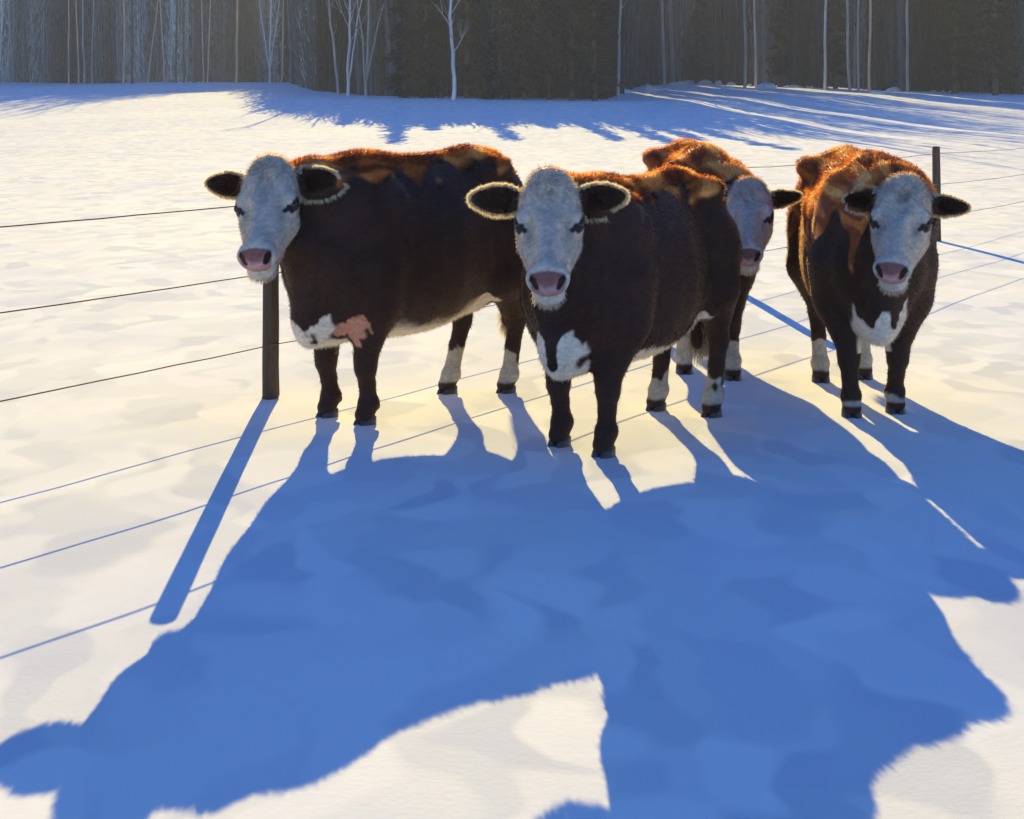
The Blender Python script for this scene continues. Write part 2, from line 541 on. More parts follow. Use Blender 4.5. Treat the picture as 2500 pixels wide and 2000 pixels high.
        f.cone(hk + np.array((-0.03, 0, 0.03)), hk + np.array((-0.03, 0, 0.14)), 0.028, 0.02, 0.03)
        mid = (hk + fe) / 2
        f.cone(hk - np.array((0, 0, 0.03)), mid, 0.055, 0.045, 0.03)
        f.cone(mid, fe, 0.045, 0.050, 0.02)
        f.ell(fe, (0.058, 0.058, 0.05), k=0.02)
        f.cone(fe, (fx + 0.022, fy, 0.065), 0.050, 0.054, 0.02)
    # flank fold / udder hint
    f.ell((-0.42 * sc, 0, 0.60 * zt), (0.17, 0.12, 0.10), k=0.06)
    for q in lf + lh:
        for s_ in (-1, 1):
            f.ell((q[0] - 0.055, q[1] + s_ * 0.022, 0.105), (0.018, 0.014, 0.020), k=0.012)   # dewclaws
    # folds of the brisket and the elbow
    for s_ in (-1, 1):
        f.cone((0.40 * sc, s_ * 0.26, 1.20 * zt), (0.60 * sc, s_ * 0.235, 0.92 * zt), 0.035, 0.05, 0.04)
        f.cone((-0.30 * sc, s_ * 0.22, 0.80 * zt), (-0.42 * sc, s_ * 0.20, 0.66 * zt), 0.05, 0.04, 0.06)
    # head
    def he(c_, r_, k=0.04, carve=False, M=None):
        f.ell(H(*c_), np.array(r_) * hs, HM if M is None else HM @ M, k, carve)
    def hcn(a, b, ra, rb, k=0.04): f.cone(H(*a), H(*b), ra * hs, rb * hs, k)
    he((-0.11, 0, -0.07), (0.14, 0.130, 0.125))
    he((-0.03, 0, -0.035), (0.18, 0.128, 0.085), k=0.05)
    he((-0.215, 0, 0.012), (0.085, 0.100, 0.090), k=0.06)
    he((-0.13, 0, 0.0), (0.10, 0.118, 0.085), k=0.05)
    hcn((0.0, 0, -0.05), (0.28, 0, -0.035), 0.098, 0.062, k=0.05)
    hcn((0.05, 0, -0.008), (0.30, 0, -0.010), 0.046, 0.044, k=0.03)
    for s in (-1, 1):
        he((-0.015, s * 0.112, -0.035), (0.055, 0.040, 0.05), k=0.03)
        he((-0.035, s * 0.118, -0.012), (0.045, 0.028, 0.028), k=0.025)
        hcn((0.01, s * 0.070, -0.125), (0.20, s * 0.034, -0.10), 0.072, 0.052, k=0.05)
        hcn((0.07, s * 0.100, -0.055), (0.19, s * 0.062, -0.055), 0.026, 0.022, k=0.02)     # facial crest
        hcn((-0.075, s * 0.075, 0.028), (-0.02, s * 0.112, 0.014), 0.026, 0.022, k=0.02)    # brow
        hcn((-0.02, s * 0.112, 0.014), (0.012, s * 0.122, 0.006), 0.018, 0.010, k=0.015)    # upper lid
        hcn((0.020, s * 0.128, -0.030), (0.048, s * 0.104, -0.012), 0.011, 0.008, k=0.012)  # lower lid
    hcn((0.0, 0, -0.17), (0.27, 0, -0.105), 0.075, 0.05, k=0.05)
    he((0.315, 0, -0.040), (0.070, 0.090, 0.068), k=0.045)
    he((0.305, 0, -0.125), (0.066, 0.068, 0.040), k=0.02)
    for s in (-1, 1):
        he((0.325, s * 0.052, -0.020), (0.040, 0.036, 0.030), k=0.02)
        # nostril
        Mn = np.array(Matrix.Rotation(R(-s * 38), 3, 'Z'))
        he((0.368, s * 0.059, -0.016), (0.030, 0.0125, 0.024), k=0.008, carve=True, M=Mn)
        # eye socket
        he((0.006, s * 0.150, -0.012), (0.030, 0.020, 0.020), k=0.012, carve=True)
    for s in (-1, 1):
        he((0.085, s * 0.082, 0.030), (0.065, 0.022, 0.026), k=0.035, carve=True)          # hollow under the eye
        he((0.215, s * 0.075, 0.030), (0.06, 0.022, 0.026), k=0.03, carve=True)
    he((-0.05, 0, 0.075), (0.09, 0.030, 0.028), k=0.04, carve=True)                        # dip between the brows
    # mouth slit
    he((0.37, 0, -0.083), (0.05, 0.075, 0.006), k=0.006, carve=True)
    # ears: plane spanned by 'out' and 'up', opening towards the face direction
    th_l = th
    Fl = np.array((math.cos(th_l), 0, math.sin(th_l))); Ul = np.array((-math.sin(th_l), 0, math.cos(th_l)))
    ears = []
    for s in (-1, 1):
        ep = head.get('ear', {}).get(s, {})
        rise = R(ep.get('rise', 4)); back = R(ep.get('back', 12)); ln = ep.get('len', 0.125)
        o = np.array((0, s, 0.0)) * math.cos(rise) + Ul * math.sin(rise)
        o = o * math.cos(back) - Fl * math.sin(back)
        u = Ul * math.cos(rise) - np.array((0, s, 0.0)) * math.sin(rise)
        n = np.cross(o, u); n = n if n @ Fl > 0 else -n
        tw = R(ep.get('twist', 0)); 
        u, n = u * math.cos(tw) + n * math.sin(tw), n * math.cos(tw) - u * math.sin(tw)
        base = np.array((-0.175, s * 0.105, -0.035))
        ec = base + o * (ln + 0.025)
        Me = np.stack([o, u, n], 1)
        hgt = ep.get('h', 0.080)
        hcn(base, base + o * 0.09, 0.042, 0.040, k=0.03)
        he(ec - o * 0.01, (ln * 0.92, hgt, 0.026), k=0.03, M=Me)
        he(ec + o * ln * 0.60, (ln * 0.52, hgt * 0.56, 0.018), k=0.02, M=Me)
        he(ec + n * 0.030 + o * 0.01, (ln * 0.80, hgt * 0.74, 0.026), k=0.012, carve=True, M=Me)
        ears.append((ec, Me, ln, hgt))
    V, Fq = f.polygonise()
    del f
    N = vnormals(V, Fq)
    # --- colours
    n1 = WN(seed * 7 + 11, 9.0); n2 = WN(seed * 7 + 12, 26.0); n3 = WN(seed * 7 + 13, 60.0)
    a1, a2, a3 = n1(V), n2(V), n3(V)
    jag = a1 * 0.5 + a2 * 0.35 + a3 * 0.2
    col = np.tile(RED, (len(V), 1)) * (1 + 0.16 * a1 + 0.14 * a2 + 0.1 * a3)[:, None]
    x, y, z = V.T
    def mixc(m, c_, var=0.06):
        nonlocal col
        cc = np.asarray(c_)[None, :] * (1 + var * a2 + var * a3)[:, None]
        col = col * (1 - m[:, None]) + cc * m[:, None]
    # sunlight painted into the coat along the back, with ragged lower edge
    flank = P.get('flank', 0.0) * sstep(0.02, 0.16, -y) * (0.25 + 0.75 * (0.5 + 0.5 * np.sin(x * 34 + 3 * a1)))  # sunlit side painted as orange tongues reaching down one flank
    lit_z = 1.335 * zt + 0.05 * a1 + 0.035 * np.sin(x * 23 + 4 * a1) + P.get('lit_shift', 0.0) - flank
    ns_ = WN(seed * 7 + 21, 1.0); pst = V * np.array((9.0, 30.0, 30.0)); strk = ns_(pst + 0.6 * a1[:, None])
    nx_s = sstep(lit_z - 0.03, lit_z + 0.035, z + 0.02 * a2)
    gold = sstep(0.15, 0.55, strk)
    bcol = SUN_BACK[None] * (1 - gold[:, None]) + SUN_GOLD[None] * gold[:, None]
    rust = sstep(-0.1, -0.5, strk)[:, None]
    bcol = bcol * (1 - rust) + SUN_RUST[None] * rust
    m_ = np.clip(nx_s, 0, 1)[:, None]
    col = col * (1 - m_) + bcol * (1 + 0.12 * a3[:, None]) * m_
    # darker points: legs, lower flank
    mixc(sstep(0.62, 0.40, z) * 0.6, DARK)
    # white belly line
    bl = P['belly'] * zt + 0.035 * jag + 0.05 * np.clip(-(x + 0.25), 0, 0.5)
    inner = sstep(0.30, 0.20, np.abs(y) + 0.03 * jag)
    torso_part = (x > -0.43 * sc) & (x < 0.42 * sc) & (z > 0.40)
    mixc(sstep(bl + 0.012, bl - 0.012, z) * inner * torso_part, WHITE)
    # flank patch running up to the stifle
    flk = (x < -0.25) & (x > -0.47 * sc) & (z < 0.66 * zt) & (z > 0.44) & (np.abs(y) < 0.235)
    mixc(sstep(-0.02, 0.02, (x + 0.62) * 0.9 - (z - 0.52 * zt) + 0.03 * jag - 0.05) * flk * 0.9, WHITE)
    # brisket: a jagged bib
    bz = (P['brisket'] - 0.06) * zt + 0.10 * jag + 0.055 * np.sin(y * 44 + seed * 2) + P.get('vee', 0.5) * (np.abs(y) - 0.06)
    wy = sstep(0.15, 0.13, np.abs(y) + 0.02 * jag) * sstep(0.0, -0.02, np.abs(y) - (0.105 + 0.7 * np.clip(z - 0.47, 0, 1) + 0.02 * a2))
    mixc(sstep(bz + 0.01, bz - 0.01, z) * wy * (x > 0.50 * sc) * (z > 0.37), WHITE)
    if P['pinkspot']:
        dd = np.sqrt(((x - 0.66) * 0.9) ** 2 + ((np.abs(y) - 0.13) * 0.9) ** 2 + ((z - 0.57 - 0.25 * (x - 0.66)) * 1.0) ** 2)
        mixc(sstep(0.11, 0.085, dd + 0.09 * jag) * (y > 0), (0.62, 0.30, 0.20))
    # socks
    hind = x < -0.3
    sh = P['sock_h'] - 0.03 + 0.10 * jag + 0.03 * np.sin(np.arctan2(y - np.sign(y) * 0.16, x) * 5)
    mixc(sstep(sh + 0.012, sh - 0.012, z) * hind * sstep(0.075, 0.095, z + 0.01 * jag), WHITE * 0.58)
    if P['sock_f'] > 0:
        sh = P['sock_f'] + 0.05 * jag
        mixc(sstep(sh + 0.012, sh - 0.012, z) * (~hind) * sstep(0.07, 0.09, z), WHITE * 0.58)
    # head
    q = (V - hl) @ HM / hs
    qx, qy, qz = q.T; ay = np.abs(qy)
    nearhead = (qx > -0.36) & (qx < 0.45) & (ay < 0.45) & (qz > -0.27) & (qz < 0.15)
    hj = 0.4 * a2 + 0.4 * a3
    white = sstep(-0.02, 0.02, (0.146 + 0.008 * hj) - ay) * sstep(-0.26, -0.235, qx + 0.02 * hj) * sstep(-0.15, -0.12, qz + 0.015 * hj + 0.35 * np.clip(qx, -0.1, 1))
    white = np.maximum(white, sstep(0.10, 0.13, qx + 0.02 * hj))
    white = white * nearhead
    mixc(white, WHITE * 0.80)
    mixc(white * sstep(0.1, 0.5, np.abs(n2(V * np.array((1, 1, 0.6))))) * 0.30, (0.40, 0.37, 0.31))
    mixc(white * np.exp(-(qy / 0.030) ** 2) * sstep(0.0, 0.06, qx) * sstep(0.28, 0.22, qx) * 0.35, (0.42, 0.40, 0.38))
    # grey-beige streaks on the face
    wr = sstep(0.55, 0.9, np.sin(qy * 60 + 9 * a1 + qx * 18)) * sstep(0.02, -0.05, qx) * sstep(-0.24, -0.18, qx)
    mixc(white * wr * 0.35, (0.33, 0.31, 0.27))
    tear = np.exp(-(((ay - 0.088) / 0.022) ** 2 + ((qx - 0.085) / 0.06) ** 2))
    mixc(white * tear * 0.7, (0.34, 0.28, 0.21))
    mixc(white * np.exp(-((qx + 0.13) / 0.05) ** 2 - (qy / 0.07) ** 2) * sstep(-0.1, 0.5, a2) * 0.7, (0.28, 0.26, 0.24))
    for ec, Me, ln, hgt in ears:
        w_ = (q - ec) @ Me
        m = sstep(1.35, 1.15, np.sqrt((w_[:, 0] / (ln * 1.15)) ** 2 + (w_[:, 1] / (hgt * 1.1)) ** 2 + (w_[:, 2] / 0.06) ** 2)) * (ay > 0.128)
        mixc(m, (0.045, 0.022, 0.016))
        er = np.sqrt((w_[:, 0] / (ln * 1.05)) ** 2 + (w_[:, 1] / hgt) ** 2)
    # eye rims
    def seg(px, pa, pb):
        ab = pb - pa; t = np.clip(((px - pa) @ ab) / (ab @ ab), 0, 1)
        return np.linalg.norm(px - pa - t[:, None] * ab, axis=1)
    for s in (-1, 1):
        dd = seg(q, np.array((-0.022, s * 0.150, -0.015)), np.array((0.026, s * 0.118, -0.015)))
        mixc(sstep(0.030, 0.022, dd + 0.002 * a3) * nearhead, (0.02, 0.014, 0.012), 0.0)
        dd = seg(q, np.array((0.026, s * 0.122, -0.005)), np.array((0.055, s * 0.100, -0.002)))
        mixc(sstep(0.015, 0.007, dd) * nearhead, (0.03, 0.02, 0.018), 0.0)
    # nose pad, nostrils, mouth
    pad = sstep(0.0, 0.010, (qx - 0.325) - 0.25 * np.clip(qz, -0.02, 0.1)) * sstep(0.004, -0.004, ay - (0.073 + 0.22 * np.clip(qz + 0.02, -0.08, 0.0))) * sstep(-0.086, -0.078, qz)
    top_edge = sstep(0.0, 0.012, 0.030 - qz - 0.25 * (0.36 - qx))
    pad = pad * nearhead
    mixc(pad, PINK)
    mixc(pad * sstep(-0.020, 0.004, qz - 0.35 * ay + 0.01), (0.24, 0.11, 0.095))
    mixc(pad * np.exp(-((qz + 0.035) / 0.014) ** 2) * sstep(0.05, 0.02, ay) * 0.6, (0.60, 0.40, 0.42))  # painted highlight across the middle of the pad
    mixc(pad * sstep(-0.062, -0.074, qz) * 0.8, (0.22, 0.075, 0.085))
    mixc(pad * sstep(0.009, 0.0, 0.073 + 0.22 * np.clip(qz + 0.02, -0.08, 0.0) - ay) * 0.6, (0.18, 0.08, 0.08))
    for s in (-1, 1):
        yz = np.stack([qy, qz], 1); pa = np.array((s * 0.060, -0.006)); pb = np.array((s * 0.050, -0.026))
        ab = pb - pa; tt_ = np.clip(((yz - pa) @ ab) / (ab @ ab), 0, 1)
        dd = np.linalg.norm(yz - pa - tt_[:, None] * ab, axis=1)
        mixc(sstep(0.0165, 0.0125, dd - 0.003 * (1 - tt_)) * (qx > 0.325) * nearhead, (0.012, 0.006, 0.006), 0.0)
    mo = np.exp(-((qz + 0.083) / 0.0065) ** 2) * (qx > 0.29) * sstep(0.085, 0.07, ay) * nearhead
    mixc(mo * 0.9, (0.10, 0.035, 0.04), 0.0)
    col = np.clip(col, 0.004, 0.9)
    root = empty('cow', (c[0], c[1], -0.008), ang)
    tag(root, label, 'cow', 'cows standing in the snow')
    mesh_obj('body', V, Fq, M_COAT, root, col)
    # --- eyes
    for s in (-1, 1):
        u_, v_ = 20, 12
        vs = []
        for i in range(v_ + 1):
            for j in range(u_):
                a, b_ = math.pi * i / v_, 2 * math.pi * j / u_
                vs.append(H(0.004, s * 0.129, -0.014) + 0.0245 * hs * np.array((math.sin(a) * math.cos(b_), math.sin(a) * math.sin(b_), math.cos(a))))
        fs = [(i * u_ + j, (i + 1) * u_ + j, (i + 1) * u_ + (j + 1) % u_, i * u_ + (j + 1) % u_) for i in range(v_) for j in range(u_)]
        mesh_obj('eye', np.array(vs), np.array(fs), M_EYE, root)
    # --- hooves: two claws each
    for q_ in list(lf) + list(lh):
        vs, fs = [], []
        for cl in (-1, 1):
            b0 = len(vs); nn = 14
            rings = [(0.000, 0.060, 0.029, 0.028), (0.010, 0.061, 0.030, 0.028), (0.035, 0.054, 0.028, 0.020), (0.056, 0.044, 0.026, 0.010), (0.070, 0.025, 0.016, 0.004)]
            for zz, lx, ly, sx in rings:
                for j in range(nn):
                    a = 2 * math.pi * j / nn
                    ex = math.cos(a); ey = math.sin(a)
                    fr = 1 - 0.28 * max(0, ex) ** 2
                    vs.append((q_[0] + sx + lx * ex, q_[1] + cl * 0.029 + ly * ey * fr - cl * 0.006 * max(0, ex), zz - 0.004))
            for r_ in range(len(rings) - 1):
                for j in range(nn):
                    fs.append((b0 + r_ * nn + j, b0 + r_ * nn + (j + 1) % nn, b0 + (r_ + 1) * nn + (j + 1) % nn, b0 + (r_ + 1) * nn + j))
        mesh_obj('hoof', np.array(vs), np.array(fs), M_HOOF, root)
    # --- coat hairs
    def hairs(idx, length, dirv, width, colr, curl=0.0):
        n = len(idx)
        p = V[idx] + rs.normal(size=(n, 3)) * cell * 0.4
        dv = dirv / (np.linalg.norm(dirv, axis=1, keepdims=True) + 1e-9)
        side = np.cross(dv, rs.normal(size=(n, 3))); side /= np.linalg.norm(side, axis=1, keepdims=True)
        Ln = length * rs.uniform(0.6, 1.25, n)
        mid = p + dv * (Ln * 0.55)[:, None] + rs.normal(size=(n, 3)) * (curl * Ln)[:, None]
        tip = p + dv * Ln[:, None] + rs.normal(size=(n, 3)) * (curl * 1.2 * Ln)[:, None] - np.array((0, 0, 1.0)) * (Ln * 0.12)[:, None]
        base = p - N[idx] * 0.003
        vv = np.stack([base - side * width, base + side * width, mid + side * width * 0.7, mid - side * width * 0.7, tip], 1).reshape(-1, 3)
        b = np.arange(n)[:, None] * 5
        cc = np.repeat(colr, 5, axis=0)
        return vv, b + np.array([[0, 1, 2, 3]]), b + np.array([[3, 2, 4]]), cc
    parts = []
    ishead = (qx > -0.3) & nearhead & (ay < 0.2)
    isear = nearhead & (ay > 0.15) & (qx < 0.0)
    ok = (z > 0.13) & ~isear
    allv = np.arange(len(V))
    bodyi = rs.choice(allv[ok & ~ishead], 60000)
    flow = np.tile(np.array((-1.0, 0, -0.45)), (len(bodyi), 1))
    flow[z[bodyi] < 0.6] = (0, 0, -1)
    flow = flow - N[bodyi] * (flow * N[bodyi]).sum(1)[:, None]
    dv = flow + N[bodyi] * 0.34 + rs.normal(size=(len(bodyi), 3)) * 0.28
    parts.append(hairs(bodyi, np.where(z[bodyi] < 0.4, 0.009, 0.014), dv, 0.0011, np.clip(col[bodyi] * rs.uniform(0.8, 1.2, (len(bodyi), 1)), 0, 0.85), 0.10))
    tops = allv[ok & ~ishead & (z > lit_z - 0.01 + 0.03 * a3) & (N[:, 2] > 0.25)]
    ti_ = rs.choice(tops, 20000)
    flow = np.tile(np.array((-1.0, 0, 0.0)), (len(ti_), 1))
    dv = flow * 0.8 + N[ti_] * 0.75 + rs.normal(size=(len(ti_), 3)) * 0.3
    parts.append(hairs(ti_, np.full(len(ti_), 0.026), dv, 0.0014, np.clip(col[ti_] * rs.uniform(0.9, 1.6, (len(ti_), 1)), 0, 0.92), 0.10))  # ridge hairs brightened in colour for a sunlit rim
    clean = ishead & (qx < 0.30) & ~((np.abs(qx - 0.01) < 0.05) & (ay > 0.09) & (qz > -0.06))
    hi_ = rs.choice(allv[clean], 16000)
    fl = np.tile(HX, (len(hi_), 1)) * np.where(qx[hi_] < -0.1, 0.2, 1.0)[:, None] + HY * (qy[hi_] * 2.0)[:, None]
    fl = fl - N[hi_] * (fl * N[hi_]).sum(1)[:, None]
    dv = fl + N[hi_] * 0.35 + rs.normal(size=(len(hi_), 3)) * 0.3
    lenh = np.where(qx[hi_] < -0.14, 0.022, np.where(qx[hi_] < -0.06, 0.013, 0.007))
    parts.append(hairs(hi_, lenh, dv, 0.0011, np.clip(col[hi_] * rs.uniform(0.75, 1.25, (len(hi_), 1)), 0, 0.9), 0.18))
    # chin tuft
    ct = allv[nearhead & (qz < -0.13) & (qx > 0.12) & (ay < 0.07)]
    if len(ct):
        ci = rs.choice(ct, 1500)
        dv = N[ci] * 0.5 - np.array((0, 0, 1.0)) + rs.normal(size=(len(ci), 3)) * 0.3
        parts.append(hairs(ci, np.full(len(ci), 0.022), dv, 0.0013, np.clip(col[ci], 0, 0.9), 0.1))
    # ear fringe
    for ec, Me, ln, hgt in ears:
        w_ = (q - ec) @ Me
        er = np.sqrt((w_[:, 0] / (ln * 1.14)) ** 2 + (w_[:, 1] / hgt) ** 2)
        cand = nearhead & (ay > 0.135) & (np.abs(w_[:, 2]) < 0.06) & (w_[:, 0] > -0.80 * ln) & (er < 1.6)
        an = np.arctan2(w_[:, 1] / hgt, w_[:, 0] / ln)
        bn = np.clip(((an + math.pi) / (2 * math.pi) * 48).astype(int), 0, 47)
        mxr = np.zeros(48); np.maximum.at(mxr, bn[cand], er[cand])
        cen = -math.pi + (np.arange(48) + 0.5) * 2 * math.pi / 48
        okb = mxr > 0
        if okb.sum() < 4: continue
        lim = np.interp(an, cen[okb], np.convolve(np.pad(mxr[okb], 1, mode='edge'), (0.25, 0.5, 0.25), 'valid'))
        rim = allv[cand & (er > lim * 0.965) & (np.abs(an) < 2.55)]
        if len(rim) == 0: continue
        ri = rs.choice(rim, 3600)
        rad = w_[ri] * np.array((1 / ln ** 2, 1 / hgt ** 2, 0)); rad /= np.linalg.norm(rad, axis=1, keepdims=True) + 1e-9
        dvw = (rad @ Me.T) @ HM.T
        dv = dvw + rs.normal(size=(len(ri), 3)) * 0.26
        cc = np.array((0.97, 0.84, 0.58)) * rs.uniform(0.7, 1.2, (len(ri), 1))
        parts.append(hairs(ri, np.full(len(ri), 0.34 * hgt), dv, 0.0012, cc, 0.12))
        inn = allv[(er < 0.8) & (np.abs(w_[:, 2]) < 0.03) & nearhead & (ay > 0.14)]
        if len(inn):
            ii = rs.choice(inn, 1500)
            dv = N[ii] * 0.5 + ((w_[ii] * np.array((1, 1, 0))) @ Me.T @ HM.T) * 6 + rs.normal(size=(len(ii), 3)) * 0.3
            parts.append(hairs(ii, np.full(len(ii), 0.022), dv, 0.0012, np.tile(np.array((0.05, 0.024, 0.016)), (len(ii), 1)), 0.1))
    # brush at the end of the tail
    tl = allv[(x < -0.3 - 0.53 * sc * rr_) & (z < 0.72 * zt) & (np.abs(y) < 0.1)]
    if len(tl):
        ti = rs.choice(tl, 1800)
        dv = np.tile(np.array((0, 0, -1.0)), (len(ti), 1)) + N[ti] * 0.25 + rs.normal(size=(len(ti), 3)) * 0.12
        parts.append(hairs(ti, np.full(len(ti), 0.09), dv, 0.0016, np.tile(WHITE * 0.7, (len(ti), 1)), 0.08))
    off = 0; vs, f4, f3, cs = [], [], [], []
    for a, b, t, cc in parts:
        vs.append(a); f4.append(b + off); f3.append(t + off); cs.append(cc); off += len(a)
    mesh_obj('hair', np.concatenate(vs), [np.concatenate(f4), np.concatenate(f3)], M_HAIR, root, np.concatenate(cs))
    return root

def gp(px, py):
    """flat-field ground point from a photo pixel"""
    d = CAMH * FPX / (py - 277.0)
    return ((px - 1250) / FPX * d, d)
def hp_at(px, py, d): return ((px - 1250) / FPX * d, d, CAMH - (py - 277) / FPX * d)

build_cow('leftmost cow, standing side-on with its chin above the near fence post',
          [gp(805, 1018), gp(897, 1037), gp(1097, 961), gp(1240, 961)],
          dict(pos=hp_at(648, 495, 8.05), yaw=-13, pitch=38, roll=-4, scale=1.10,
               ear={-1: dict(rise=8, back=14, len=0.100, h=0.056), 1: dict(rise=4, back=14, len=0.088, h=0.060)}),
          scale=1.04, seed=1, pattern=dict(brisket=0.62, belly=0.61, sock_h=0.27, pinkspot=True, zs=0.99, rear=0.88, rearw=0.92))
build_cow('nearest cow, in the middle, facing forward with both pale-rimmed ears spread wide',
          [gp(1370, 1087), gp(1478, 1112), gp(1605, 1003), gp(1740, 1018)],
          dict(pos=hp_at(1340, 538, 7.35), yaw=-2, pitch=38, roll=-1, scale=1.10,
               ear={-1: dict(rise=3, back=10, len=0.108, h=0.062), 1: dict(rise=4, back=12, len=0.100, h=0.060)}),
          scale=1.0, seed=2, pattern=dict(brisket=0.68, vee=0.9, belly=0.545, sock_h=0.22, zs=0.955, rear=0.74, rearw=0.90, girth=0.96))
build_cow('cow half hidden behind the rump of the nearest cow, one ear showing',
          [gp(1670, 912), gp(1788, 926), (1.10, 11.5), (1.40, 11.5)],
          dict(pos=hp_at(1828, 522, 9.40), yaw=-1, pitch=38, roll=0, scale=0.98,
               ear={-1: dict(rise=0, back=20), 1: dict(rise=8, back=20, len=0.098, h=0.042)}),
          scale=1.05, seed=3, pattern=dict(brisket=0.75, belly=0.50, sock_h=0.26, sock_f=0.24, zs=0.985, lit_shift=-0.10, girth=0.82, rearw=1.0))
build_cow('cow at the far right standing end-on with orange sunlit shoulder and V-shaped white bib',
          [gp(2078, 1018), gp(2185, 1008), gp(2003, 932), gp(2108, 924)],
          dict(pos=hp_at(2197, 535, 8.2), yaw=-6, pitch=38, roll=3, scale=1.06,
               ear={-1: dict(rise=-2, back=16, len=0.088, h=0.043), 1: dict(rise=-2, back=16, len=0.092, h=0.044)}),
          scale=1.03, seed=4, pattern=dict(brisket=0.66, belly=0.50, sock_h=0.30, sock_f=0.10, zs=0.99, lit_shift=-0.10, flank=0.34, girth=0.90, neckw=1.12, necky=0.075))

# ------------------------------------------------------------------ fence
FB = np.array((-1.443, 9.29)); FDIR = np.array((7.12, 11.51)) / 2.0          # one bay
fence = empty('wire_fence', (FB[0], FB[1], 0))
tag(fence, 'wire fence of dark round posts and three thin strands crossing the snow behind the cows', 'fence')
def build_post(i):
    p = FB + FDIR * i
    z0 = float(ground_z(np.array([p[0]]), np.array([p[1]]))[0])
    r_ = np.random.default_rng(i + 50)
    hgt = 1.25 + (0.02 if i == 0 else (-0.06 if i == 1 else 0.01)); rad = 0.047 if i == 0 else 0.052
    nn = 20; vs, fs = [], []
    zz = [-0.15, 0, 0.02, 0.2, 0.45, 0.7, 0.95, 1.15, hgt - 0.02, hgt - 0.004, hgt]
    ln = r_.normal(size=2) * 0.012
    for k, z in enumerate(zz):
        rr = rad * (1.05 - 0.06 * z) * (0.88 if k == len(zz) - 1 else (0.97 if k == len(zz) - 2 else 1))
        for j in range(nn):
            a = 2 * math.pi * j / nn
            q = rr * (1 + 0.05 * math.sin(3 * a + i) + 0.035 * r_.normal())
            vs.append((p[0] - FB[0] + ln[0] * z + q * math.cos(a), p[1] - FB[1] + ln[1] * z + q * math.sin(a), z0 + z))
    for k in range(len(zz) - 1):
        for j in range(nn):
            fs.append((k * nn + j, k * nn + (j + 1) % nn, (k + 1) * nn + (j + 1) % nn, (k + 1) * nn + j))
    vs.append((p[0] - FB[0] + ln[0] * hgt, p[1] - FB[1] + ln[1] * hgt, z0 + hgt + 0.004)); ci = len(vs) - 1
    tri = [((len(zz) - 1) * nn + j, (len(zz) - 1) * nn + (j + 1) % nn, ci) for j in range(nn)]
    mesh_obj('post', np.array(vs), [np.array(fs), np.array(tri)], M_POST, fence)
for i in range(-1, 6): build_post(i)
def build_wire(h, seed):
    r_ = np.random.default_rng(seed)
    pts = []
    for i in range(-1, 5):
        for t in np.linspace(0, 1, 24, endpoint=False):
            p = FB + FDIR * (i + t)
            sag = -0.022 * 4 * t * (1 - t)
            side = np.array((FDIR[1], -FDIR[0])) / np.linalg.norm(FDIR) * 0.056
            p = p + side
            z0 = float(_pchip(p[1]))
            pts.append((p[0] - FB[0], p[1] - FB[1], z0 + h + sag + r_.normal() * 0.0015))
    pts = np.array(pts)
    nn = 6; rad = 0.0038; vs, fs = [], []
    tg = np.gradient(pts, axis=0); tg /= np.linalg.norm(tg, axis=1, keepdims=True)
    sd = np.cross(tg, (0, 0, 1.0)); sd /= np.linalg.norm(sd, axis=1, keepdims=True); up = np.cross(sd, tg)
    for k in range(len(pts)):
        for j in range(nn):
            a = 2 * math.pi * j / nn
            vs.append(pts[k] + rad * (sd[k] * math.cos(a) + up[k] * math.sin(a)))
    for k in range(len(pts) - 1):
        for j in range(nn):
            fs.append((k * nn + j, k * nn + (j + 1) % nn, (k + 1) * nn + (j + 1) % nn, (k + 1) * nn + j))
    mesh_obj('wire', np.array(vs), np.array(fs), M_WIRE, fence)
for k, h in enumerate((0.328, 0.755, 1.17)): build_wire(h, k)

# ------------------------------------------------------------------ woods
EDGE = [(-600, 203), (0, 203), (700, 203), (770, 222), (900, 232), (1000, 242), (1480, 245), (1545, 218), (1700, 206), (1980, 222), (2200, 228), (2500, 240), (3100, 240)]
HGT = [(-600, 40), (0, 40), (600, 36), (740, 18), (900, 14), (1000, 12.5), (1480, 14.5), (1550, 33), (1900, 37), (2500, 33), (3100, 33)]
def edge_y(px): return float(np.interp(px, [e[0] for e in EDGE], [e[1] for e in EDGE]))
def wood_h(px): return float(np.interp(px, [e[0] for e in HGT], [e[1] for e in HGT]))

class TubeSet:
    def __init__(self): self.V, self.F, self.C, self.n = [], [], [], 0
    def tube(self, pts, rads, col, nn=5):
        pts = np.asarray(pts, float); m = len(pts)
        tg = np.gradient(pts, axis=0); tg /= np.linalg.norm(tg, axis=1, keepdims=True) + 1e-9
        ref = np.array((1.0, 0.3, 0.1)); sd = np.cross(tg, ref); sd /= np.linalg.norm(sd, axis=1, keepdims=True) + 1e-9
        up = np.cross(sd, tg)
        a = 2 * math.pi * np.arange(nn) / nn
        ring = np.cos(a)[None, :, None] * sd[:, None] + np.sin(a)[None, :, None] * up[:, None]
        v = pts[:, None] + ring * np.asarray(rads)[:, None, None]
        ii = np.arange(m * nn).reshape(m, nn)
        f = np.stack([ii[:-1], np.roll(ii[:-1], -1, 1), np.roll(ii[1:], -1, 1), ii[1:]], -1).reshape(-1, 4) + self.n
        self.V.append(v.reshape(-1, 3)); self.F.append(f); self.n += m * nn
        self.C.append(np.tile(np.asarray(col, float), (m * nn, 1)))
    def build(self, name, mat, parent=None):
        return mesh_obj(name, np.concatenate(self.V), np.concatenate(self.F), mat, parent, np.concatenate(self.C))

